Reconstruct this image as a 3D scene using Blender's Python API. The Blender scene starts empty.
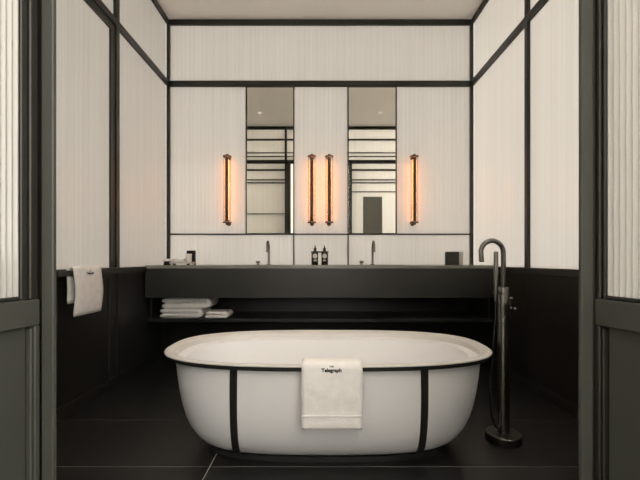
import bpy, bmesh, math, random
from mathutils import Vector, Matrix
random.seed(4)
PI = math.pi
SC = bpy.context.scene
COL = SC.collection

# ------------------------------------------------------------------ camera
cam_d = bpy.data.cameras.new('camera')
cam = bpy.data.objects.new('camera', cam_d); COL.objects.link(cam)
cam.location = (0, 0, 0.95); cam.rotation_euler = (PI/2, 0, 0)
cam_d.sensor_fit = 'HORIZONTAL'; cam_d.sensor_width = 36.0
cam_d.lens = 385.0/640.0*36.0
cam_d.shift_y = 20.0/640.0
cam_d.clip_start = 0.01
SC.camera = cam

# ------------------------------------------------------------------ daylight around the glass room
W = bpy.data.worlds.new('daylight'); SC.world = W; W.use_nodes = True
bg = W.node_tree.nodes['Background']
bg.inputs[0].default_value = (1.0, 0.93, 0.835, 1); bg.inputs[1].default_value = 5.3

SC.view_settings.view_transform = 'Standard'; SC.view_settings.look = 'None'
SC.view_settings.exposure = 0.0; SC.view_settings.gamma = 1.0
SC.view_settings.use_curve_mapping = False
SC.cycles.diffuse_bounces = 8; SC.cycles.max_bounces = 16

# ------------------------------------------------------------------ materials
def new_mat(name):
    m = bpy.data.materials.new(name); m.use_nodes = True
    nt = m.node_tree; b = nt.nodes['Principled BSDF']
    return m, nt, b

def mat(name, col, rough=0.5, metal=0.0, spec=0.5, var=0.0, scale=8.0, bump=0.0, bscale=60.0, stretch=(1,1,1), rvar=0.0, coat=0.0):
    m, nt, b = new_mat(name); N = nt.nodes; L = nt.links
    b.inputs['Base Color'].default_value = (*col, 1); b.inputs['Roughness'].default_value = rough
    b.inputs['Metallic'].default_value = metal; b.inputs['Specular IOR Level'].default_value = spec
    b.inputs['Coat Weight'].default_value = coat
    tc = N.new('ShaderNodeTexCoord'); mp = N.new('ShaderNodeMapping'); mp.inputs['Scale'].default_value = stretch
    L.new(tc.outputs['Object'], mp.inputs['Vector'])
    nz = N.new('ShaderNodeTexNoise'); nz.inputs['Scale'].default_value = scale; nz.inputs['Detail'].default_value = 5
    L.new(mp.outputs[0], nz.inputs['Vector'])
    if var > 0:
        r = N.new('ShaderNodeValToRGB')
        r.color_ramp.elements[0].position = 0.3; r.color_ramp.elements[1].position = 0.7
        r.color_ramp.elements[0].color = (*[c*(1-var) for c in col], 1)
        r.color_ramp.elements[1].color = (*[min(1, c*(1+var)) for c in col], 1)
        L.new(nz.outputs[0], r.inputs[0]); L.new(r.outputs[0], b.inputs['Base Color'])
    if rvar > 0:
        mr = N.new('ShaderNodeMapRange'); mr.inputs[3].default_value = rough-rvar; mr.inputs[4].default_value = rough+rvar
        L.new(nz.outputs[0], mr.inputs[0]); L.new(mr.outputs[0], b.inputs['Roughness'])
    if bump > 0:
        n2 = N.new('ShaderNodeTexNoise'); n2.inputs['Scale'].default_value = bscale; n2.inputs['Detail'].default_value = 3
        L.new(mp.outputs[0], n2.inputs['Vector'])
        bp = N.new('ShaderNodeBump'); bp.inputs['Strength'].default_value = bump; bp.inputs['Distance'].default_value = 0.004
        L.new(n2.outputs[0], bp.inputs['Height']); L.new(bp.outputs[0], b.inputs['Normal'])
    return m

def mat_pane(name, col, trans=0.5, rough=0.07, pas=0.45):
    # milky reeded glass: daylight comes through it and it keeps a glossy skin
    m, nt, b = new_mat(name); N = nt.nodes; L = nt.links
    b.inputs['Base Color'].default_value = (*col, 1); b.inputs['Roughness'].default_value = rough
    b.inputs['Specular IOR Level'].default_value = 1.0
    t = N.new('ShaderNodeBsdfTranslucent'); t.inputs[0].default_value = (*col, 1)
    dk = N.new('ShaderNodeMixRGB'); dk.blend_type = 'MULTIPLY'; dk.inputs[0].default_value = 1.0; dk.inputs[2].default_value = (pas, pas, pas, 1)
    tc = N.new('ShaderNodeTexCoord'); mp = N.new('ShaderNodeMapping'); mp.inputs['Scale'].default_value = (30, 30, 0.25)
    nz = N.new('ShaderNodeTexNoise'); nz.inputs['Scale'].default_value = 1.0; nz.inputs['Detail'].default_value = 4
    r = N.new('ShaderNodeValToRGB')
    r.color_ramp.elements[0].position = 0.3; r.color_ramp.elements[0].color = (*[c*0.93 for c in col], 1)
    r.color_ramp.elements[1].position = 0.7; r.color_ramp.elements[1].color = (*col, 1)
    L.new(tc.outputs['Object'], mp.inputs[0]); L.new(mp.outputs[0], nz.inputs['Vector']); L.new(nz.outputs[0], r.inputs[0])
    L.new(r.outputs[0], dk.inputs[1]); L.new(dk.outputs[0], t.inputs[0]); L.new(r.outputs[0], b.inputs['Base Color'])
    mx = N.new('ShaderNodeMixShader'); mx.inputs[0].default_value = trans
    L.new(b.outputs[0], mx.inputs[1]); L.new(t.outputs[0], mx.inputs[2])
    L.new(mx.outputs[0], N['Material Output'].inputs[0])
    return m

def mat_clear(name, tint=(1, 1, 1), gloss=0.08):
    m, nt, b = new_mat(name); N = nt.nodes; L = nt.links
    N.remove(b)
    tr = N.new('ShaderNodeBsdfTransparent'); tr.inputs[0].default_value = (*tint, 1)
    gl = N.new('ShaderNodeBsdfGlossy'); gl.inputs['Roughness'].default_value = 0.03
    lw = N.new('ShaderNodeLayerWeight'); lw.inputs[0].default_value = 0.25
    fr = N.new('ShaderNodeMath'); fr.operation = 'MULTIPLY'; fr.inputs[1].default_value = 0.45; L.new(lw.outputs['Facing'], fr.inputs[0])
    mx = N.new('ShaderNodeMixShader')
    if gloss > 0: L.new(fr.outputs[0], mx.inputs[0])
    else: mx.inputs[0].default_value = 0
    L.new(tr.outputs[0], mx.inputs[1]); L.new(gl.outputs[0], mx.inputs[2]); L.new(mx.outputs[0], N['Material Output'].inputs[0])
    return m

def mat_emit(name, col, s):
    m, nt, b = new_mat(name)
    b.inputs['Base Color'].default_value = (*col, 1)
    b.inputs['Emission Color'].default_value = (*col, 1); b.inputs['Emission Strength'].default_value = s
    return m

M = {}
M['paint'] = mat('black_paint', (0.016, 0.0165, 0.015), 0.40, var=0.12, scale=3, rvar=0.05)
M['steel'] = mat('black_steel', (0.018, 0.0175, 0.014), 0.42, var=0.15, scale=12)
M['door_paint'] = mat('olive_black_paint', (0.051, 0.054, 0.046), 0.45, var=0.08, scale=4, bump=0.05, bscale=90)
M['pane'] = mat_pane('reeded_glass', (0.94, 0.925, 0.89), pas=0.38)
M['pane_f'] = mat_pane('reeded_glass_lit_front', (0.95, 0.935, 0.90), trans=0.6, pas=0.50)  # same glass passing more daylight, to brighten the partition and the tub front
M['pane_l'] = mat_pane('reeded_glass_dimmed_left', (0.92, 0.90, 0.86), pas=0.125)  # same glass passing less daylight; the left wall's dimmer light is set here
M['pane_r'] = mat_pane('reeded_glass_lit_right', (0.95, 0.935, 0.90), pas=0.225)  # same glass passing more than the left; the brighter side is set here
M['pane_b'] = mat_pane('reeded_glass_dimmed_back', (0.94, 0.92, 0.885), trans=0.42, pas=0.172)  # same glass with transmission cut; the back wall's light level is put in here
M['clear_back'] = mat_clear('pane_outer_skin', gloss=0)
M['clear'] = mat_clear('clear_glass', (0.97, 0.96, 0.94))
M['ceiling'] = mat('ceiling_plaster', (0.95, 0.925, 0.88), 0.4, var=0.02, scale=2)
M['tile'] = mat('dark_stone_tile', (0.012, 0.0125, 0.012), 0.40, var=0.22, scale=3.5, rvar=0.10, bump=0.04, bscale=40)
M['grout'] = mat('grey_grout', (0.40, 0.385, 0.34), 0.8, var=0.1)
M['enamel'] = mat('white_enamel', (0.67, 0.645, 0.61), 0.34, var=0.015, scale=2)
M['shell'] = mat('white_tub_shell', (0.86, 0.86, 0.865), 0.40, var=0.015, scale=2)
M['band'] = mat('black_band', (0.016, 0.016, 0.014), 0.45, var=0.1)
M['towel'] = mat('white_terry', (0.88, 0.86, 0.835), 0.95, spec=0.1, var=0.05, scale=25, bump=0.5, bscale=320)
M['print'] = mat('black_print', (0.02, 0.02, 0.02), 0.8)
M['stone_top'] = mat('dark_counter_stone', (0.26, 0.255, 0.225), 0.25, var=0.15, scale=6, rvar=0.05)
M['cabinet'] = mat('charcoal_cabinet', (0.030, 0.031, 0.027), 0.42, var=0.1, scale=4)
M['tap'] = mat('brushed_gunmetal', (0.20, 0.195, 0.18), 0.28, metal=1.0, var=0.12, scale=30, stretch=(1, 1, 0.05))
M['bronze'] = mat('dark_bronze', (0.12, 0.075, 0.05), 0.38, metal=1.0, var=0.15, scale=20)
M['mirror'] = mat('silvered_mirror', (0.92, 0.905, 0.84), 0.015, metal=1.0)
M['bottle'] = mat('dark_bottle_glass', (0.018, 0.014, 0.010), 0.15, var=0.2)
M['paper'] = mat('white_paper_label', (0.75, 0.74, 0.71), 0.7, var=0.03)
M['ceramic'] = mat('white_ceramic', (0.92, 0.90, 0.87), 0.25, var=0.02)
M['smoke'] = mat('smoky_acrylic', (0.30, 0.29, 0.26), 0.2, var=0.05)
M['pale'] = mat('pale_grey_card', (0.55, 0.53, 0.49), 0.6, var=0.04)
M['lamp'] = mat_emit('amber_lamp', (1.0, 0.31, 0.055), 13.0)
M['down'] = mat_emit('downlight_lens', (1.0, 0.9, 0.78), 1.0)
M['hose'] = mat('black_hose', (0.03, 0.03, 0.028), 0.35, metal=0.6, var=0.2, scale=60)
M['slate'] = mat('grey_panel_finish', (0.16, 0.165, 0.15), 0.5, var=0.2, scale=5, stretch=(1, 1, 0.1))

# ------------------------------------------------------------------ geometry helpers
def link(name, me, m, parent=None, smooth=False):
    o = bpy.data.objects.new(name, me); COL.objects.link(o)
    ms = m if isinstance(m, (list, tuple)) else [m]
    if len(me.materials) == 0:
        for x in ms: me.materials.append(x)
    if parent is not None: o.parent = parent
    if smooth:
        for p in me.polygons: p.use_smooth = True
    return o

def obj(name, bm, m, parent=None, smooth=False):
    bmesh.ops.recalc_face_normals(bm, faces=bm.faces)
    me = bpy.data.meshes.new(name); bm.to_mesh(me); bm.free()
    return link(name, me, m, parent, smooth)

def autosmooth(o, ang=0.7):
    # sharp edges by angle, smooth elsewhere
    me = o.data
    bm = bmesh.new(); bm.from_mesh(me)
    for f in bm.faces: f.smooth = True
    for e in bm.edges:
        if len(e.link_faces) == 2 and e.calc_face_angle(0) > ang: e.smooth = False
    bm.to_mesh(me); bm.free()
    return o

def add_box(bm, x0, x1, y0, y1, z0, z1, bev=0.0, seg=1):
    vs = [bm.verts.new((x, y, z)) for x in (x0, x1) for y in (y0, y1) for z in (z0, z1)]
    q = [(0,1,3,2), (4,6,7,5), (0,4,5,1), (2,3,7,6), (0,2,6,4), (1,5,7,3)]
    fs = [bm.faces.new([vs[i] for i in f]) for f in q]
    if bev > 0:
        es = list({e for f in fs for e in f.edges})
        bmesh.ops.bevel(bm, geom=es, offset=bev, segments=seg, affect='EDGES', profile=0.5)

def box(name, x0, x1, y0, y1, z0, z1, m, parent=None, bev=0.002, seg=1):
    if parent is not None:
        l = parent.location; x0 -= l.x; x1 -= l.x; y0 -= l.y; y1 -= l.y; z0 -= l.z; z1 -= l.z
    bm = bmesh.new(); add_box(bm, x0, x1, y0, y1, z0, z1, bev, seg)
    return obj(name, bm, m, parent)

def add_lathe(bm, prof, c=(0, 0, 0), n=24, axis='Z'):
    rings = []
    for r, h in prof:
        ring = []
        for i in range(n):
            a = 2*PI*i/n
            p = (r*math.cos(a), r*math.sin(a), h)
            if axis == 'Y': p = (p[0], -h, p[1])
            if axis == 'X': p = (h, p[0], p[1])
            ring.append(bm.verts.new((c[0]+p[0], c[1]+p[1], c[2]+p[2])))
        rings.append(ring)
    for a, b in zip(rings, rings[1:]):
        for i in range(n):
            bm.faces.new((a[i], a[(i+1) % n], b[(i+1) % n], b[i]))
    if prof[0][0] > 1e-5: bm.faces.new(list(reversed(rings[0])))
    if prof[-1][0] > 1e-5: bm.faces.new(rings[-1])
    bmesh.ops.remove_doubles(bm, verts=[v for r in rings for v in r], dist=1e-6)

def lathe(name, prof, m, parent=None, c=(0, 0, 0), n=24, axis='Z'):
    bm = bmesh.new(); add_lathe(bm, prof, c, n, axis)
    return autosmooth(obj(name, bm, m, parent))

def add_tube(bm, pts, r, n=12):
    pts = [Vector(p) for p in pts]; rings = []
    t0 = (pts[1]-pts[0]).normalized()
    up = Vector((0, 0, 1)) if abs(t0.z) < 0.9 else Vector((1, 0, 0))
    u = t0.cross(up).normalized()
    for i, p in enumerate(pts):
        t = (pts[min(i+1, len(pts)-1)]-pts[max(i-1, 0)]).normalized()
        u = (u - t*u.dot(t)).normalized(); v = t.cross(u)
        rr = r[i] if isinstance(r, (list, tuple)) else r
        rings.append([bm.verts.new(p + (u*math.cos(2*PI*k/n) + v*math.sin(2*PI*k/n))*rr) for k in range(n)])
    for a, b in zip(rings, rings[1:]):
        for i in range(n): bm.faces.new((a[i], a[(i+1) % n], b[(i+1) % n], b[i]))
    bm.faces.new(list(reversed(rings[0]))); bm.faces.new(rings[-1])

def tube(name, pts, r, m, parent=None, n=12):
    bm = bmesh.new(); add_tube(bm, pts, r, n)
    return autosmooth(obj(name, bm, m, parent))

def bez(p0, p1, p2, p3, n=14):
    p0, p1, p2, p3 = map(Vector, (p0, p1, p2, p3)); out = []
    for i in range(n+1):
        t = i/n; out.append(p0*(1-t)**3 + p1*3*t*(1-t)**2 + p2*3*t*t*(1-t) + p3*t**3)
    return out

def empty(name, loc=(0, 0, 0), **kw):
    o = bpy.data.objects.new(name, None); COL.objects.link(o); o.location = loc
    o.empty_display_size = 0.05
    tag(o, **kw); return o

def tag(o, label=None, cat=None, group=None, kind=None):
    if label: o['label'] = label
    if cat: o['category'] = cat
    if group: o['group'] = group
    if kind: o['kind'] = kind
    return o

# reeded pane: u0..u1 along the wall, z0..z1 up; 'face' gives the wall plane and the side the reeds face
def pane(parent, face, pos, u0, u1, z0, z1, pitch=0.0135, amp=0.0022, thick=0.010, m=None, seg=6, name='pane'):
    n = max(4, int(round((u1-u0)/pitch))); tot = n*seg
    verts, faces, mi = [], [], []
    s = {'+x': 1, '-x': -1, '+y': 1, '-y': -1}[face]
    l = parent.location
    def P(u, d, z):
        if face[1] == 'x': return (pos + s*d - l.x, u - l.y, z - l.z)
        return (u - l.x, pos + s*d - l.y, z - l.z)
    for i in range(tot+1):
        u = u0 + (u1-u0)*i/tot; ph = (i % seg)/seg
        d = amp*math.sin(PI*ph)            # convex half-round reeds with sharp valleys
        verts += [P(u, d, z0), P(u, d, z1)]
    for i in range(tot):
        a = 2*i; faces.append((a, a+2, a+3, a+1)); mi.append(0)
    k = len(verts)
    verts += [P(u0, -thick, z0), P(u0, -thick, z1), P(u1, -thick, z0), P(u1, -thick, z1)]
    e = 2*tot
    faces += [(k, k+1, k+3, k+2), (0, 1, k+1, k), (e, k+2, k+3, e+1)]; mi += [1, 1, 1]
    faces += [tuple(range(0, 2*tot+1, 2)) + (k+2, k), tuple(range(1, 2*tot+2, 2)) + (k+3, k+1)]; mi += [1, 1]
    me = bpy.data.meshes.new(name); me.from_pydata(verts, [], faces)
    for x in (m or M['pane'], M['clear_back']): me.materials.append(x)
    me.polygons.foreach_set('material_index', mi); me.update()
    return link(name, me, None, parent)

# ------------------------------------------------------------------ the room: sizes
XW = 1.560            # half width, glass faces
YB = 3.935            # back wall glass face
YF = 0.80             # entrance partition, room side
ZC = 3.397            # ceiling
ZT0, ZT1 = 2.717, 2.773   # transom
ZS = 0.893            # sill top
YH = -2.2             # end of the hall behind the camera
XH = 2.1

# floor of large tiles
fl = box('floor', -XH, XH, YH, YB+0.03, -0.06, -0.0025, M['grout'], None, 0)
tag(fl, 'dark stone floor of large rectangular tiles with thin grey joints', kind='structure')
TW, TD, g = 2.07, 0.518, 0.0026
bm = bmesh.new(); add_box(bm, g, TW-g, g, TD-g, -0.012, 0.0, 0.0012)
tm = bpy.data.meshes.new('tile'); bmesh.ops.recalc_face_normals(bm, faces=bm.faces); bm.to_mesh(tm); bm.free(); tm.materials.append(M['tile'])
for i in range(-2, 3):
    for j in range(-8, 5):
        x, y = -0.5075 + i*TW - 0.0, 2.289 + j*TD
        if x + TW < -XH+0.01 or x > XH or y + TD < YH: continue
        xa, xb, ya, yb = max(x, -XH), min(x+TW, XH), max(y, YH), min(y+TD, YB+0.03)
        if xb-xa < 0.02 or yb-ya < 0.02: continue
        if xb-xa < TW-1e-4 or yb-ya < TD-1e-4:
            t = box('tile', xa+g, xb-g, ya+g, yb-g, -0.012, 0.0, M['tile'], fl, 0.0012)
        else:
            t = link('tile', tm, None, fl); t.location = (x, y, 0)

ce = box('ceiling', -XH, XH, YH, YB+0.03, ZC, ZC+0.08, M['ceiling'], None, 0)
tag(ce, 'plain off white plaster ceiling', kind='structure')

# back wall -------------------------------------------------------------
wb = empty('wall_back', (0, YB, 0), label='back wall of cream reeded glass panels in a black grid', kind='structure')
def bk(name, x0, x1, z0, z1, proud=0.022, m='steel'): return box(name, x0, x1, YB-proud, YB+0.012, z0, z1, M[m], wb, 0.0015)
pane(wb, '-y', YB, -XW+0.02, XW-0.02, ZT1, ZC-0.05, m=M['pane_b'])
bk('rail', -XW, XW, ZC-0.054, ZC)
bk('rail', -XW, XW, ZT0, ZT1, 0.026)
XM = [(-0.757, -0.261), (0.280, 0.782)]        # the two mirrors, frame included
ZR0, ZR1 = 1.206, 1.2195
xs = [-XW+0.02, XM[0][0], XM[0][1], XM[1][0], XM[1][1], XW-0.02]
pane(wb, '-y', YB, xs[0], xs[1]+0.006, ZR1, ZT0, m=M['pane_b'])
pane(wb, '-y', YB, xs[2]-0.006, xs[3]+0.006, ZR1, ZT0, m=M['pane_b'])
pane(wb, '-y', YB, xs[4]-0.006, xs[5], ZR1, ZT0, m=M['pane_b'])
pane(wb, '-y', YB, xs[0], xs[2]-0.006, 0.88, ZR0, m=M['pane_b'])
pane(wb, '-y', YB, xs[2]-0.006, xs[3]+0.006, 0.88, ZR0, m=M['pane_b'])
pane(wb, '-y', YB, xs[3]+0.006, xs[5], 0.88, ZR0, m=M['pane_b'])
bk('rail', -XW, XW, ZR0, ZR1, 0.014)
for x in (xs[2]-0.006, xs[3]+0.006): bk('post', x-0.006, x+0.006, 0.88, ZR0, 0.014)
for s in (-1, 1):
    box('post', min(s*XW, s*(XW-0.032)), max(s*XW, s*(XW-0.032)), YB-0.032, YB+0.01, 0.88, ZC-0.05, M['steel'], wb, 0.002)
box('panel', -XW, XW, YB-0.01, YB+0.02, 0, 0.88, M['paint'], wb, 0)

# side walls ------------------------------------------------------------
def side_wall(s, name, label, yp0, yp1):
    w = empty(name, (s*XW, 2.3, 0), label=label, kind='structure')
    def bx(nm, d0, d1, y0, y1, z0, z1, m='steel', bev=0.002):
        a, b = sorted((s*(XW-d0), s*(XW-d1))); return box(nm, a, b, y0, y1, z0, z1, M[m], w, bev)
    f = '-x' if s > 0 else '+x'; pm = M['pane_r'] if s > 0 else M['pane_l']
    ya, yb = YF-0.06, YB-0.032
    for (p0, p1) in ((ya, yp0), (yp1, yb)):
        pane(w, f, s*XW, p0, p1, ZS, ZT0, m=pm); pane(w, f, s*XW, p0, p1, ZT1, ZC-0.05, m=pm)
    bx('rail', -0.012, 0.024, ya, yb, ZC-0.052, ZC)
    bx('rail', -0.012, 0.026, ya, yb, ZT0, ZT1)
    bx('rail', -0.012, 0.030, ya, yb, ZS-0.045, ZS, 'paint')
    bx('post', -0.012, 0.024, yp0, yp1, ZS, ZC-0.052)
    # panelling below the sill
    bx('panel', -0.02, 0.004, ya, YB+0.02, 0.0, ZS-0.045, 'paint', 0)
    bx('plinth', 0.0, 0.022, ya, yb-0.52, 0.0, 0.07, 'paint')
    if s < 0:
        for (p0, p1) in ((ya, yp0+0.01), (yp1-0.01, yb)):
            for q in (p0+0.045, p1-0.045): bx('stile', 0.0, 0.012, q-0.045, q+0.045, 0.07, ZS-0.045, 'paint', 0.003)
            bx('panel_rail', 0.0, 0.0118, p0+0.09, p1-0.09, ZS-0.08, ZS-0.045, 'paint', 0.003)
    else:
        for (p0, p1) in ((ya, yp0+0.02), (yp0+0.026, yb)): bx('panel_board', 0.0, 0.012, p0, p1, 0.07, ZS-0.045, 'paint', 0.003)
    return w, bx
wl, bl = side_wall(-1, 'wall_left', 'left wall of reeded glass above dark panelling, framed in black', 2.905, 2.955)
bl('casement_rail', -0.006, 0.016, YF, 2.905, ZT0-0.055, ZT0)
bl('casement_stile', -0.006, 0.016, 2.845, 2.905, ZS, ZT0-0.055)
wr, br = side_wall(1, 'wall_right', 'right wall of reeded glass above dark panelling, framed in black', 2.855, 2.895)

# entrance partition (seen in the mirrors), the opening is where the camera looks through
wf = empty('wall_front', (0, YF-0.05, 0), label='entrance partition of reeded glass with a double door opening', kind='structure')
def fx(nm, x0, x1, z0, z1, y0=YF-0.05, y1=YF+0.004, m='steel', bev=0.002): return box(nm, x0, x1, y0, y1, z0, z1, M[m], wf, bev)
XJL, XJR = -0.5376, 0.5274
for x0, x1 in ((XJL-0.024, XJL), (XJR, XJR+0.023)):
    fx('jamb', x0, x1, 0, ZT0, YF-0.025, YF-0.013, 'door_paint')
for x0, x1 in ((-0.606, XJL-0.0235),): fx('door_stop', x0, x1, 0, ZT0, YF-0.016, YF-0.004)
fx('post', -0.645, -0.605, 0, ZC-0.052)
fx('post', 0.551, 0.585, 0, ZT0, YF-0.023)
fx('rail', -XW, XW, ZC-0.055, ZC)
fx('rail', -XW, XW, ZT0, ZT1+0.01)
for x0, x1 in ((-XW, -0.645), (0.585, XW)):
    pane(wf, '+y', YF-0.02, x0, x1, 0.893, ZT0, m=M['pane_f'])
    fx('rail', x0, x1, 0.84, 0.893)
    fx('panel', x0, x1, 0.0, 0.84, YF-0.04, YF-0.01, 'paint', 0)
pane(wf, '+y', YF-0.02, -XW, -0.645, ZT1, ZC-0.055, m=M['pane_f'])
pane(wf, '+y', YF-0.02, -0.605, XW, ZT1, ZC-0.055, m=M['pane_f'])
for z, h in ((3.155, 0.030), (2.915, 0.014), (2.846, 0.014)):  # bars added here, standing in for lines seen farther back in the mirrors
    fx('mirror_line_bar', -XW, -0.645, z-h/2, z+h/2); fx('mirror_line_bar', -0.605, XW, z-h/2, z+h/2)
for z, h in ((2.600, 0.030), (2.42, 0.018), (2.365, 0.018)):
    fx('mirror_line_bar', -XW, -0.645, z-h/2, z+h/2); fx('mirror_line_bar', 0.585, XW, z-h/2, z+h/2)
fx('mirror_line_bar', -XW, -0.645, 1.79, 1.803)
fx('mirror_line_bar', 0.585, XW, 2.195, 2.208)
fx('grey_stand_in_panel', 0.79, 1.14, 1.25, 2.11, YF-0.016, YF-0.004, 'slate')  # plain panel added to stand in for a grey shape behind the glass

# hall behind the camera; unseen walls added and toned to shape its daylight
wh = box('wall_hall_left', -XH-0.06, -XH, YH, YF-0.05, 0, ZC, M['ceiling'], None, 0); tag(wh, 'unseen hall wall behind the camera, made white to bounce light', kind='structure')

wk = box('wall_hall_back', -XH, -0.60, YH-0.06, YH, 0, ZC, M['ceiling'], None, 0); tag(wk, 'white hall wall added behind the camera to dim a mirror sliver and bounce light', kind='structure')
ws = box('wall_hall_light_stop', -0.60, XH, YH-0.06, YH, 0, 0.95, M['paint'], None, 0); tag(ws, 'unseen dark low wall added behind the camera to cut low daylight', kind='structure')
wq = box('wall_hall_right_stop', XH, XH+0.06, YH, YF-0.05, 0, 0.95, M['paint'], None, 0); tag(wq, 'unseen dark low side wall added behind the camera to cut low daylight', kind='structure')

# ------------------------------------------------------------------ door leaves swung open towards the camera
def door_leaf(name, s, hx, hy, ang, fw, label):
    # local: x = along the leaf away from the hinge, y = towards the passage, z = up
    o = empty(name, (hx, hy, 0), label=label, kind='structure')
    Lw, H = 0.50, ZT0-0.01
    def bxx(nm, u0, u1, d0, d1, z0, z1, m='door_paint', bev=0.002):
        bm = bmesh.new(); add_box(bm, u0, u1, d0, d1, z0, z1, bev); return obj(nm, bm, M[m], o)
    # lower half: framed panel, proud of the glazing above
    bxx('panel', 0.02, Lw-0.02, -0.034, -0.012, 0.02, 0.82)
    bxx('stile', 0.0, 0.012, -0.04, 0.0, 0.02, 0.82, 'door_paint' if s < 0 else 'steel'); bxx('stile', Lw-0.05, Lw, -0.04, 0.0, 0.02, 0.82)  # right hinge stile blackened in place of a shaded recess
    bxx('bead', 0.012, 0.018, -0.02, -0.004, 0.02, 0.815, 'door_paint' if s < 0 else 'steel')  # black on the right leaf: the recess's shade put into the colour
    bxx('lock_rail', 0.0, Lw, -0.04, 0.0, 0.82, 0.872); bxx('bottom_rail', 0.012, Lw-0.05, -0.04, -0.001, 0.02, 0.12)
    # glazing above, in a stepped black frame
    bxx('glazing_frame', 0.0, fw*0.55, -0.04, -0.004, 0.872, H, 'steel')
    bxx('glazing_frame', fw*0.55, fw, -0.04, -0.009, 0.872, H, 'steel')
    bxx('glazing_frame', Lw-0.05, Lw, -0.04, -0.004, 0.872, H, 'steel')
    bxx('glazing_bead', fw, Lw-0.05, -0.04, -0.009, 0.872, 0.880, 'steel'); bxx('top_rail', fw, Lw-0.05, -0.04, -0.004, H-0.05, H, 'steel')
    # reeded pane
    l0 = o.location.copy(); o.location = (0, 0, 0)
    pane(o, '+y', -0.017, fw-0.002, Lw-0.048, 0.876, H-0.045, pitch=0.0125, amp=0.0050, thick=0.006, seg=10)
    o.location = l0
    # leaf runs towards the camera (-y); passage side faces the axis of the view
    d = Vector((math.sin(ang)*s, -math.cos(ang), 0)); nrm = Vector((-s*math.cos(ang), -math.sin(ang), 0))
    mtx = Matrix((( d.x, nrm.x, 0), (d.y, nrm.y, 0), (0, 0, 1))).to_4x4()
    if mtx.to_3x3().determinant() < 0:
        for c in o.children:
            c.data = c.data.copy() if c.data.users > 1 else c.data
            for v in c.data.vertices: v.co.y = -v.co.y
            c.data.flip_normals()
        mtx = Matrix(((d.x, -nrm.x, 0), (d.y, -nrm.y, 0), (0, 0, 1))).to_4x4()
    o.rotation_euler = mtx.to_euler()
    return o
door_leaf('door_1', -1, XJL-0.0245, YF-0.0265, math.radians(7), 0.034, 'left door leaf open towards the camera, reeded glass over olive black panel')
door_leaf('door_2', 1, XJR+0.0235, YF-0.0265, math.radians(9), 0.016, 'right door leaf open towards the camera, reeded glass over olive black panel')

# ------------------------------------------------------------------ mirrors
def mirror(x0, x1, label):
    o = empty('mirror', ((x0+x1)/2, YB-0.012, ZR1), label=label, cat='mirror', group='tall mirrors on the back wall')
    f = 0.012; y0, y1 = YB-0.020, YB+0.006
    bm = bmesh.new(); lx, ly, lz = o.location
    for a, b, c, d in ((x0, x0+f, ZR1, ZT0), (x1-f, x1, ZR1, ZT0), (x0+f, x1-f, ZR1, ZR1+0.004), (x0+f, x1-f, ZT0-0.004, ZT0)):
        add_box(bm, a-lx, b-lx, y0-ly, y1-ly, c-lz, d-lz)
    obj('frame', bm, M['steel'], o)
    box('mirror_glass', x0+f, x1-f, YB-0.010, YB+0.004, ZR1+0.004, ZT0-0.004, M['mirror'], o, 0)
mirror(*XM[0], 'tall narrow black framed mirror between the left sconce and the centre pair')
mirror(*XM[1], 'tall narrow black framed mirror between the centre pair and the right sconce')

# ------------------------------------------------------------------ wall sconces
def sconce(x, label):
    zc = 1.656; o = empty('wall_sconce', (x, YB, zc), label=label, cat='wall lamp', group='amber tube sconces on the back wall')
    hh = 0.325; yc = -0.080; R = 0.040
    lathe('light_tube', [(0.0, -hh+0.02), (0.011, -hh+0.02), (0.011, hh-0.02), (0.0, hh-0.02)], M['lamp'], o, (0, yc+0.014, 0), 12)
    # half-round bronze shield in front of the tube
    bm = bmesh.new(); r0 = 0.016; n = 10; ring = []
    for z in (-hh+0.006, hh-0.006):
        out = [bm.verts.new((r0*math.cos(PI+PI*i/n), yc-0.012+r0*math.sin(PI+PI*i/n), z)) for i in range(n+1)]
        inn = [bm.verts.new(((r0-0.004)*math.cos(PI+PI*i/n), yc-0.012+(r0-0.004)*math.sin(PI+PI*i/n), z)) for i in range(n+1)]
        ring.append((out, inn))
    for i in range(n):
        a, b = ring
        bm.faces.new((a[0][i], a[0][i+1], b[0][i+1], b[0][i])); bm.faces.new((a[1][i], b[1][i], b[1][i+1], a[1][i+1]))
        for q in ring: bm.faces.new((q[0][i], q[1][i], q[1][i+1], q[0][i+1]))
    for i in (0, n): bm.faces.new((ring[0][0][i], ring[1][0][i], ring[1][1][i], ring[0][1][i]))
    autosmooth(obj('shield', bm, M['bronze'], o))
    lathe('glass_tube', [(R, -hh), (R, hh), (R-0.003, hh), (R-0.003, -hh), (R, -hh)], M['clear'], o, (0, yc, 0), 32)
    for s in (-1, 1):
        c = lathe('end_cap', [(0.0, s*hh), (0.043, s*hh), (0.044, s*(hh+0.004)), (0.043, s*(hh+0.010)), (0.014, s*(hh+0.011)), (0.014, s*(hh+0.026)), (0.010, s*(hh+0.030)), (0, s*(hh+0.030))], M['bronze'], o, (0, yc, 0), 28)
        bm = bmesh.new(); add_box(bm, -0.010, 0.010, yc, -0.004, s*(hh+0.012)-0.005, s*(hh+0.012)+0.005, 0.001); obj('bracket', bm, M['bronze'], o)
        lathe('wall_rose', [(0, 0), (0.022, 0), (0.022, 0.006), (0.018, 0.009), (0, 0.009)], M['bronze'], o, (0, 0, s*(hh+0.012)), 20, 'Y')
sconce(-0.930, 'leftmost amber tube wall sconce with bronze caps, left of both mirrors')
sconce(-0.082, 'left one of the paired amber tube sconces between the two mirrors')
sconce(0.093, 'right one of the paired amber tube sconces between the two mirrors')
sconce(0.944, 'rightmost amber tube wall sconce with bronze caps, right of both mirrors')

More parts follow.
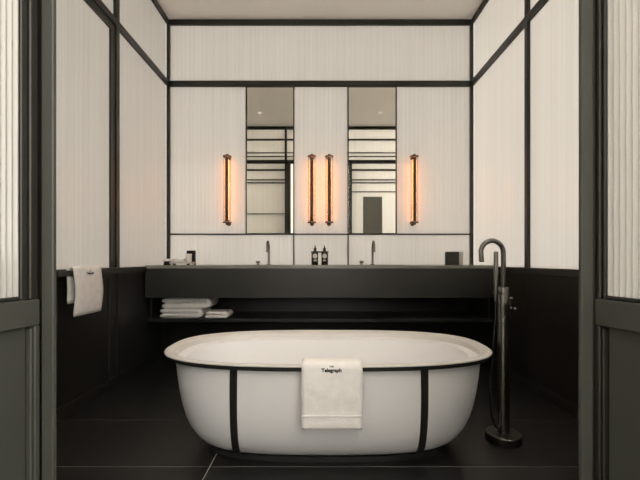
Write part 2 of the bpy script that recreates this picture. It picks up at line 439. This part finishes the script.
# ------------------------------------------------------------------ ceiling downlights (seen in the mirrors)
def downlight(x, label):
    o = empty('downlight', (x, 1.455, ZC), label=label, cat='downlight', group='recessed ceiling downlights')
    lathe('trim', [(0.030, 0), (0.045, 0), (0.045, -0.004), (0.030, -0.006), (0.030, 0)], M['ceiling'], o, n=24)
    lathe('lens', [(0, 0), (0.030, 0), (0.030, -0.003), (0, -0.003)], M['down'], o, n=24)
    ld = bpy.data.lights.new('downlight_beam', 'SPOT'); ld.energy = 36; ld.color = (1, 0.9, 0.78); ld.spot_size = math.radians(95); ld.spot_blend = 0.8; ld.shadow_soft_size = 0.04
    l = bpy.data.objects.new('downlight_beam', ld); COL.objects.link(l); l.parent = o; l.location = (0, 0, -0.02)
downlight(-1.0, 'small recessed ceiling downlight reflected in the left mirror')
downlight(1.0, 'small recessed ceiling downlight reflected in the right mirror')

# ------------------------------------------------------------------ vanity
YV = 3.394; ZK = 0.903
ct = empty('vanity_countertop', (0, 3.66, 0.876), label='long dark stone countertop with two sunken basins along the back wall', cat='countertop')
bm = bmesh.new(); cx0, cx1 = -XW+0.0175, XW-0.0175
B = [(-0.78, -0.24), (0.245, 0.785)]; by0, by1 = 3.47, 3.74
xsn = [cx0, B[0][0], B[0][1], B[1][0], B[1][1], cx1]; ysn = [YV, by0, by1, YB-0.015]
def holes(i, j): return j == 1 and i in (1, 3)
V = {}
def gv(x, y, z):
    k = (round(x, 4), round(y, 4), round(z, 4))
    if k not in V: V[k] = bm.verts.new((x, y-3.66, z-0.876))
    return V[k]
z0, z1 = 0.876, ZK
for i in range(5):
    for j in range(3):
        if holes(i, j): continue
        a, b, c, d = xsn[i], xsn[i+1], ysn[j], ysn[j+1]
        bm.faces.new([gv(a, c, z1), gv(b, c, z1), gv(b, d, z1), gv(a, d, z1)])
        bm.faces.new([gv(a, d, z0), gv(b, d, z0), gv(b, c, z0), gv(a, c, z0)])
        for (p, q, ii, jj) in (((a, c), (b, c), i, j-1), ((b, c), (b, d), i+1, j), ((b, d), (a, d), i, j+1), ((a, d), (a, c), i-1, j)):
            if ii < 0 or ii > 4 or jj < 0 or jj > 2 or holes(ii, jj):
                bm.faces.new([gv(*p, z0), gv(*q, z0), gv(*q, z1), gv(*p, z1)])
obj('slab', bm, M['stone_top'], ct)
for (a, b) in B:
    bm = bmesh.new(); e = 0.006; zb = 0.775; th = 0.008
    add_box(bm, a-th, a, by0-th, by1+th, zb-0.876, -0.0005); add_box(bm, b, b+th, by0-th, by1+th, zb-0.876, -0.0005)
    add_box(bm, a, b, by0-th, by0, zb-0.876, -0.0005); add_box(bm, a, b, by1, by1+th, zb-0.876, -0.0005)
    add_box(bm, a-th, b+th, by0-th, by1+th, zb-th-0.876, zb-0.876)
    for v in bm.verts: v.co.y -= 3.66
    bs = obj('basin', bm, M['stone_top'], ct)
    lathe('drain', [(0, 0), (0.024, 0), (0.024, 0.004), (0, 0.004)], M['tap'], bs, ((a+b)/2, (by0+by1)/2-3.66, zb-0.876), 20)

vc = empty('vanity_cabinet', (0, 3.66, 0.61), label='long charcoal vanity cabinet under the countertop', cat='cabinet')
box('front_panel', cx0, cx1, YV, YV+0.022, 0.615, 0.8755, M['cabinet'], vc, 0.002)
for s in (-1, 1): box('side_panel', min(s*1.527, s*1.505), max(s*1.527, s*1.505), YV+0.022, YB-0.015, 0.615, 0.8755, M['cabinet'], vc, 0)
box('bottom_panel', -1.505, 1.505, YV+0.022, YB-0.015, 0.615, 0.633, M['cabinet'], vc, 0)
sh = empty('open_shelf', (0, 3.66, 0.39), label='long black open shelf below the vanity cabinet holding towels', cat='shelf')
box('board', cx0, cx1, YV+0.03, YB-0.015, 0.396, 0.428, M['paint'], sh, 0.002)
for x in (-1.517, 1.517): box('bracket', x-0.01, x+0.01, YV+0.06, YB-0.015, 0.428, 0.6145, M['paint'], sh, 0)

# basin taps and knobs
def basin_tap(x, label, klabel):
    o = empty('basin_tap', (x, 3.80, ZK), label=label, cat='tap', group='gooseneck basin taps')
    lathe('base_ring', [(0, 0), (0.024, 0), (0.024, 0.006), (0.015, 0.008), (0, 0.008)], M['tap'], o)
    pts = [(0, 0, 0.004), (0, 0, 0.09), (0, 0, 0.165)]
    R = 0.062
    for i in range(1, 13): a = PI*i/12; pts.append((0, -R+R*math.cos(a), 0.165+R*math.sin(a)))
    pts.append((0, -2*R, 0.135))
    tube('spout', pts, 0.0105, M['tap'], o, 14)
    lathe('outlet', [(0, 0), (0.0118, 0), (0.0118, 0.016), (0, 0.016)], M['tap'], o, (0, -2*R, 0.122), 16)
    k = empty('tap_knob', (x-0.108, 3.80, ZK), label=klabel, cat='knob', group='round mixer knobs beside the basin taps')
    lathe('stem', [(0, 0), (0.020, 0), (0.020, 0.003), (0.010, 0.004), (0.010, 0.016), (0, 0.016)], M['tap'], k)
    lathe('grip', [(0, 0.016), (0.019, 0.016), (0.021, 0.019), (0.021, 0.036), (0.019, 0.039), (0, 0.039)], M['tap'], k)
basin_tap(-0.505, 'dark gooseneck basin tap below the left mirror', 'small round dark knob beside the left basin tap')
basin_tap(0.519, 'dark gooseneck basin tap below the right mirror', 'small round dark knob beside the right basin tap')

# soap bottles in a dark holder
hd = empty('bottle_holder', (-0.002, 3.74, ZK), label='dark metal holder clasping two pump bottles on the countertop', cat='holder')
bm = bmesh.new(); add_box(bm, -0.086, 0.086, 0.034, 0.040, 0.118, 0.132, 0.001); obj('back_bar', bm, M['steel'], hd)
for x in (-0.078, 0.078): bm = bmesh.new(); add_box(bm, x-0.004, x+0.004, 0.034, 0.040, 0.0, 0.118); obj('leg', bm, M['steel'], hd)
for x in (-0.046, 0.046):
    lathe('clasp', [(0.0315, 0.119), (0.036, 0.119), (0.036, 0.131), (0.0315, 0.131), (0.0315, 0.119)], M['steel'], hd, (x, 0, 0), 28)
for x, lb in ((-0.048, 'left one of two dark pump bottles with a white label'), (0.044, 'right one of two dark pump bottles with a white label')):
    o = empty('soap_bottle', (x, 3.74, ZK), label=lb, cat='bottle', group='dark pump soap bottles in the holder')
    lathe('body', [(0, 0), (0.028, 0), (0.030, 0.003), (0.030, 0.118), (0.027, 0.130), (0.014, 0.138), (0.013, 0.150), (0, 0.150)], M['bottle'], o, n=28)
    bm = bmesh.new(); n = 12; rr = 0.0304; rows = []
    for j in range(9):
        z = 0.085 + 0.024*math.sin(-PI/2+PI*j/8); w = 0.78*math.cos(-PI/2+PI*j/8)+0.02
        rows.append([bm.verts.new((rr*math.sin(w*(2*i/n-1)), -rr*math.cos(w*(2*i/n-1)), z)) for i in range(n+1)])
    for a, b in zip(rows, rows[1:]):
        for i in range(n): bm.faces.new((a[i], a[i+1], b[i+1], b[i]))
    obj('label_sticker', bm, M['paper'], o)
    bm = bmesh.new()
    for z in (0.036, 0.046):
        a = [[bm.verts.new((rr*math.sin(0.6*(2*i/8-1)), -rr*math.cos(0.6*(2*i/8-1)), zz)) for i in range(9)] for zz in (z, z+0.005)]
        for i in range(8): bm.faces.new((a[0][i], a[0][i+1], a[1][i+1], a[1][i]))
    obj('label_lines', bm, M['paper'], o)
    p = lathe('pump', [(0, 0.150), (0.015, 0.150), (0.015, 0.163), (0.006, 0.166), (0.006, 0.188), (0, 0.188)], M['bottle'], o, n=16)
    bm = bmesh.new(); add_box(bm, -0.007, 0.007, -0.034, 0.008, 0.186, 0.195, 0.002); obj('nozzle', bm, M['pale'], p)

# left end of the counter: tray with toiletries
ty = 3.62
tr = empty('amenity_tray', (-1.29, ty, ZK), label='shallow pale raised tray at the left end of the countertop', cat='tray')
bm = bmesh.new(); add_box(bm, -0.108, 0.108, -0.05, 0.05, 0.014, 0.020, 0.001)
for a, b, c, d in ((-0.108, 0.108, -0.05, -0.046), (-0.108, 0.108, 0.046, 0.05), (-0.108, -0.104, -0.046, 0.046), (0.104, 0.108, -0.046, 0.046)): add_box(bm, a, b, c, d, 0.020, 0.030)
obj('dish', bm, M['pale'], tr)
for x in (-0.085, 0.085): bm = bmesh.new(); add_box(bm, x-0.006, x+0.006, -0.04, 0.04, 0, 0.0145); obj('foot', bm, M['ceramic'], tr)
bm = bmesh.new(); add_box(bm, -0.06, 0.06, -0.032, 0.032, 0, 0.038, 0.012, 3)
sp = autosmooth(obj('folded_cloth', bm, M['towel'])); sp.location = (-1.322, ty, ZK+0.020)
tag(sp, 'small white folded cloth lying on the pale tray', 'cloth')
cp = lathe('cup', [(0, 0), (0.022, 0), (0.026, 0.006), (0.028, 0.085), (0.025, 0.085), (0.023, 0.008), (0, 0.008)], M['ceramic'], None, n=28)
cp.location = (-1.2330, ty, ZK+0.020); tag(cp, 'white ceramic cup standing on the right end of the pale tray', 'cup')
jr = empty('lidded_jar', (-1.438, ty, ZK), label='small black jar with a white lid left of the pale tray', cat='jar')
lathe('body', [(0, 0), (0.029, 0), (0.031, 0.003), (0.031, 0.036), (0, 0.036)], M['bottle'], jr)
lathe('lid', [(0, 0.036), (0.034, 0.036), (0.035, 0.040), (0.034, 0.058), (0.031, 0.060), (0, 0.060)], M['ceramic'], jr)
def tissue(x0, x1, y0, y1, h, m, nm, label, cat):
    o = empty(nm, ((x0+x1)/2, (y0+y1)/2, ZK), label=label, cat=cat)
    w, d = (x1-x0)/2, (y1-y0)/2
    bm = bmesh.new(); add_box(bm, -w, w, -d, d, 0, h-0.004, 0.002); obj('body', bm, m, o)
    bm = bmesh.new(); add_box(bm, -w+0.004, w-0.004, -d+0.004, d-0.004, h-0.004, h, 0.001); obj('lid', bm, m, o)
tissue(-1.318, -1.234, 3.80, 3.83, 0.141, M['bottle'], 'storage_box', 'dark box standing behind the white cup on the left', 'box')
tissue(1.178, 1.302, 3.60, 3.635, 0.125, M['cabinet'], 'tissue_box', 'square dark grey box at the right end of the countertop', 'box')
tissue(1.215, 1.357, 3.645, 3.70, 0.127, M['pale'], 'card_box', 'pale grey box half hidden behind the square dark box', 'box')

# ------------------------------------------------------------------ towels on the shelf
def strip_towel(name, path, t, w0, w1, axis, m, parent=None, nw=10, wob=0.0015, seed=1, ef=0.55):
    """thick cloth strip: path in a plane (p, z), swept along the other horizontal axis from w0 to w1, rounded edges"""
    rnd = random.Random(seed); P = [Vector((a, b)) for a, b in path]; n = len(P)
    nor = []
    for i in range(n):
        d = (P[min(i+1, n-1)]-P[max(i-1, 0)]).normalized(); nor.append(Vector((-d.y, d.x)))
    bm = bmesh.new(); secs = []
    ph = [rnd.uniform(0, 6) for _ in range(6)]
    for j in range(nw+1):
        f = j/nw; w = w0+(w1-w0)*f
        edge = min(f, 1-f)*nw; th = t*(ef if edge < 0.5 else (1-(1-ef)*0.22 if edge < 1.5 else 1.0))
        top, bot = [], []
        for i in range(n):
            k = wob*(math.sin(ph[0]+i*0.5+j*0.9)+math.sin(ph[1]+i*0.23-j*0.55))
            hh = th/2*(0.5 if i in (0, n-1) else 1)
            a = P[i]+nor[i]*(hh+k*0.6); b = P[i]-nor[i]*(hh-k*0.2)
            ww = w + wob*1.2*math.sin(ph[2]+i*0.7)
            mk = (lambda q: (ww, q.x, q.y)) if axis == 'x' else (lambda q: (q.x, ww, q.y))
            top.append(bm.verts.new(mk(a))); bot.append(bm.verts.new(mk(b)))
        secs.append(top + bot[::-1])
    for a, b in zip(secs, secs[1:]):
        L_ = len(a)
        for i in range(L_): bm.faces.new((a[i], a[(i+1) % L_], b[(i+1) % L_], b[i]))
    for s, c in ((secs[0], 1), (secs[-1], 0)):
        for i in range(n-1): bm.faces.new((s[i], s[i+1], s[2*n-2-i], s[2*n-1-i]))
    return obj(name, bm, m, parent, True)

def fold_path(w, t, layers, gap=-0.001):
    pts = []; h = t+gap
    for l in range(layers):
        z = t/2 + l*h; xs_ = [i/14 for i in range(15)]
        if l % 2: xs_ = xs_[::-1]
        for q in xs_: pts.append((-w/2+t*0.5 + (w-t)*q, z))
        if l < layers-1:
            sgn = 1 if l % 2 == 0 else -1; cxx = sgn*(w/2-t*0.5)
            for i in range(1, 6):
                a = -PI/2+PI*i/6; pts.append((cxx+sgn*math.cos(a)*h/2, z+h/2+math.sin(a)*h/2))
    return pts
def shelf_towel(nm, x0, x1, y0, y1, z, t, layers, label, seed, cat='towel'):
    o = strip_towel(nm, fold_path(x1-x0-0.01, t, layers), t, -(y1-y0)/2, (y1-y0)/2, 'y', M['towel'], None, 12, 0.0010, seed, 0.86)
    o.location = ((x0+x1)/2, (y0+y1)/2, z+0.001); tag(o, label, cat, 'folded white towels on the open shelf'); return o
shelf_towel('folded_towel', -1.462, -1.070, 3.46, 3.76, 0.4285, 0.0415, 2, 'bottom white folded towel of the stack on the shelf', 1)
shelf_towel('folded_towel', -1.455, -1.005, 3.47, 3.77, 0.5120, 0.0475, 2, 'top white folded towel of the stack on the shelf', 2)
shelf_towel('folded_towel', -1.050, -0.830, 3.45, 3.65, 0.4285, 0.0280, 2, 'small white folded towel right of the stack on the shelf', 3)

# ------------------------------------------------------------------ towel rail on the left wall
rl = empty('towel_rail', (-XW+0.03, 2.40, 0.87), label='black flat towel rail fixed to the left wall under the glass', cat='towel rail')
box('bar', -1.478, -1.466, 2.16, 2.66, 0.856, 0.888, M['steel'], rl, 0.002)
for y in (2.175, 2.645): box('bracket', -1.528, -1.478, y-0.012, y+0.012, 0.856, 0.888, M['steel'], rl, 0.002)
def over_rail():
    xb, zt = -1.472, 0.891; pts = []; r = 0.016
    for i in range(10): pts.append((xb-r-0.003, 0.69+(zt-0.69)*i/9))
    for i in range(1, 8): a = PI-PI*i/8; pts.append((xb+(r+0.003)*math.cos(a), zt+r*0.9*math.sin(a)))
    for i in range(12): pts.append((xb+r+0.003+0.010*math.sin(i*0.28), zt-(zt-0.614)*i/11))
    return pts
ht = strip_towel('hanging_towel', over_rail(), 0.016, 2.272, 2.552, 'y', M['towel'], None, 12, 0.0018, 5)
tag(ht, 'white terry towel hung over the black rail on the left wall', 'towel')

def text(body, size, loc, rot, parent, name, off=0.0, ext=0.0003):
    c = bpy.data.curves.new(name, 'FONT'); c.body = body; c.size = size; c.align_x = 'CENTER'; c.extrude = ext; c.offset = off
    c.resolution_u = 4
    t = bpy.data.objects.new(name, c); COL.objects.link(t)
    bpy.context.view_layer.update()
    me = bpy.data.meshes.new_from_object(t.evaluated_get(bpy.context.evaluated_depsgraph_get()))
    bpy.data.objects.remove(t); bpy.data.curves.remove(c)
    me.materials.clear()
    o = link(name, me, M['print'], parent); o.location = loc; o.rotation_euler = rot
    return o
text('Telegraph', 0.019, (-1.4405, 2.415, 0.862), (PI/2, 0, PI/2), ht, 'embroidered_word', 0.0006)
text('THE', 0.008, (-1.4405, 2.415, 0.878), (PI/2, 0, PI/2), ht, 'embroidered_word', 0.0003)

# ------------------------------------------------------------------ bathtub
TX, TY, A_, B_ = 0.0395, 2.014, 0.814, 0.412
ZRIM = 0.511; NE = 2.75
tb = empty('bathtub', (TX, TY, 0), label='white oval freestanding bathtub with black rim band and vertical straps', cat='bathtub')
NS = 96
def se(a, inset, nexp=NE):
    c, s = math.cos(a), math.sin(a)
    return ((A_-inset)*math.copysign(abs(c)**(2/nexp), c), (B_-inset)*math.copysign(abs(s)**(2/nexp), s))
def ring_solid(name, prof, m, closed=True, cap_first=False, cap_last=False):
    bm = bmesh.new(); rings = []
    for ins, z in prof:
        rings.append([bm.verts.new((*se(2*PI*i/NS, ins), z)) for i in range(NS)])
    pr = list(zip(rings, rings[1:])) + ([(rings[-1], rings[0])] if closed else [])
    for a, b in pr:
        for i in range(NS): bm.faces.new((a[i], a[(i+1) % NS], b[(i+1) % NS], b[i]))
    if cap_first: bm.faces.new(rings[0][::-1])
    if cap_last: bm.faces.new(rings[-1])
    return autosmooth(obj(name, bm, m, tb), 0.9)
body_prof = [(0.050, 0.476), (0.054, 0.43), (0.060, 0.37), (0.068, 0.31), (0.079, 0.25), (0.095, 0.19), (0.117, 0.135), (0.146, 0.088), (0.178, 0.054), (0.207, 0.033), (0.228, 0.024)]
ring_solid('outer_shell', body_prof + [(0.245, 0.030), (0.20, 0.09), (0.13, 0.22), (0.10, 0.47)], M['shell'])
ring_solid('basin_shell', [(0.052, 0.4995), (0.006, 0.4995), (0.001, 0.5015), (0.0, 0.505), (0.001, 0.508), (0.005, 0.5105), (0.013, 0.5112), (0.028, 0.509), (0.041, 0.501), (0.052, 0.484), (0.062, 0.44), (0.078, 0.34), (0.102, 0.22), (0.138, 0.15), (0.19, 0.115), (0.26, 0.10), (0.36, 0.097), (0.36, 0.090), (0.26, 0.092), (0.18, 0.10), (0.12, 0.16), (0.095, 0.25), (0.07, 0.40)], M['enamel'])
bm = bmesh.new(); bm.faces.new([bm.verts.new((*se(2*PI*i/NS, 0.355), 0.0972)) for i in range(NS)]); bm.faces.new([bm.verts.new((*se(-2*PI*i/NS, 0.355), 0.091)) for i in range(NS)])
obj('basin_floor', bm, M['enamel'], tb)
ring_solid('rim_band', [(0.010, 0.4993), (0.013, 0.481), (0.050, 0.476), (0.050, 0.4993)], M['band'])
ring_solid('base_ring', [(0.206, 0.0), (0.206, 0.024), (0.250, 0.026), (0.250, 0.0)], M['band'])
lathe('drain', [(0, 0), (0.026, 0), (0.026, 0.004), (0, 0.004)], M['tap'], tb, (0, 0, 0.0972), 20)
def y_at(x, ins):
    a, b = A_-ins, B_-ins; q = min(0.999, abs(x)/a); return b*(1-q**NE)**(1/NE)
def strap(sx, sy):
    bm = bmesh.new(); rows = []; pr = [(0.048, 0.480)] + body_prof[1:]
    for k, (ins, z) in enumerate(pr):
        xc = sx*(0.415+0.022*k/len(pr)); hw = 0.0165
        row = []
        for x, out in ((xc-hw, -0.004), (xc-hw, 0.007), (xc+hw, 0.007), (xc+hw, -0.004)):
            zz = z - (0.006 if (out > 0 and k > 6) else 0)
            row.append(bm.verts.new((x, sy*(y_at(x, ins)+out), zz)))
        rows.append(row)
    for a, b in zip(rows, rows[1:]):
        for i in range(4): bm.faces.new((a[i], a[(i+1) % 4], b[(i+1) % 4], b[i]))
    bm.faces.new(rows[0]); bm.faces.new(rows[-1][::-1])
    obj('strap', bm, M['band'], tb)
for sx in (-1, 1):
    for sy in (-1, 1): strap(sx, sy)

# towel over the tub rim
yf = TY-B_
tp = []
for i in range(5): tp.append((yf+0.097-0.028*i/4, 0.36+0.13*i/4))
for i in range(1, 6): a = PI*0.5*i/5; tp.append((yf+0.069-0.018+0.018*math.cos(a), 0.500+0.021*math.sin(a)))
tp += [(yf+0.035, 0.522), (yf+0.018, 0.5215)]
for i in range(1, 7): a = PI/2+PI/2*i/6; tp.append((yf+0.006+0.020*math.cos(a), 0.500+0.021*math.sin(a)))
for i in range(1, 19): tp.append((yf-0.014-0.003*math.sin(i*0.3), 0.500-0.250*i/18))
bt = strip_towel('bath_towel', tp, 0.018, -0.076, 0.175, 'x', M['towel'], None, 16, 0.0009, 9)
tag(bt, 'white towel with black lettering draped over the front rim of the bathtub', 'towel')
hem = box('hem_band', -0.0745, 0.1735, yf-0.0275, yf-0.0245, 0.309, 0.3125, M['towel'], bt, 0.001)
text('Telegraph', 0.0205, (0.0475, yf-0.0262, 0.4915), (PI/2, 0, 0), bt, 'embroidered_word', 0.0009)
text('THE', 0.009, (0.0475, yf-0.0245, 0.510), (PI/2, 0, 0), bt, 'embroidered_word', 0.0003)

# ------------------------------------------------------------------ floor standing bath mixer
fm = empty('bath_mixer', (0.967, 2.03, 0), label='tall dark floor standing bath mixer with arched spout beside the bathtub', cat='bath mixer')
lathe('floor_flange', [(0, 0), (0.088, 0), (0.0895, 0.003), (0.0895, 0.038), (0.086, 0.042), (0, 0.042)], M['tap'], fm, n=48)
lathe('column', [(0, 0.042), (0.030, 0.042), (0.030, 0.800), (0.028, 0.806), (0, 0.806)], M['tap'], fm, n=32)
R = 0.066; zt = 0.985; pts = [(0, 0, 0.80), (0, 0, 0.86), (0, 0, 0.92), (0, 0, zt)]
dirv = Vector((-1, -0.18, 0)).normalized()
for i in range(1, 17):
    a = PI*i/16*0.93; pts.append(dirv*(R-R*math.cos(a)) + Vector((0, 0, zt+R*math.sin(a))))
last = Vector(pts[-1]); pts.append(last + Vector((0.004, 0, -0.060)))
tube('spout', pts, 0.0125, M['tap'], fm, 18)
# hand shower in its cradle
hs = lathe('hand_shower', [(0, 0.735), (0.008, 0.735), (0.011, 0.76), (0.0115, 0.80), (0.0115, 0.99), (0.010, 0.994), (0, 0.994)], M['tap'], fm, (-0.052, -0.028, 0), 18)
lathe('cradle', [(0.0118, 0.770), (0.017, 0.770), (0.017, 0.792), (0.0118, 0.792), (0.0118, 0.770)], M['tap'], fm, (-0.052, -0.028, 0), 18)
tube('cradle_arm', [(-0.062, -0.030, 0.780), (-0.03, -0.022, 0.780), (0.0, -0.012, 0.780)], 0.009, M['tap'], fm)
lathe('diverter', [(0, 0.022), (0.009, 0.022), (0.009, 0.034), (0.012, 0.036), (0.012, 0.044), (0, 0.044)], M['tap'], fm, (0, 0, 0.745), 18, 'X')
kn = lathe('mixer_handle', [(0, 0.026), (0.016, 0.026), (0.016, 0.040), (0.0, 0.042)], M['tap'], fm, (0, 0, 0.690), 24, 'X')
tube('lever', [(0.034, -0.005, 0.690), (0.035, -0.035, 0.697), (0.035, -0.055, 0.701)], 0.006, M['tap'], kn)
lathe('collar', [(0.0302, 0.655), (0.033, 0.655), (0.033, 0.725), (0.0302, 0.725), (0.0302, 0.655)], M['tap'], fm, n=32)
hp = bez((-0.052, -0.028, 0.737), (-0.052, -0.03, 0.55), (-0.115, -0.04, 0.22), (-0.07, -0.04, 0.11), 18) + bez((-0.07, -0.04, 0.11), (-0.055, -0.04, 0.075), (-0.045, -0.045, 0.075), (-0.034, -0.03, 0.105), 8)[1:] + [(-0.022, -0.012, 0.16)]
tube('hose', hp, 0.0062, M['hose'], fm, 10)
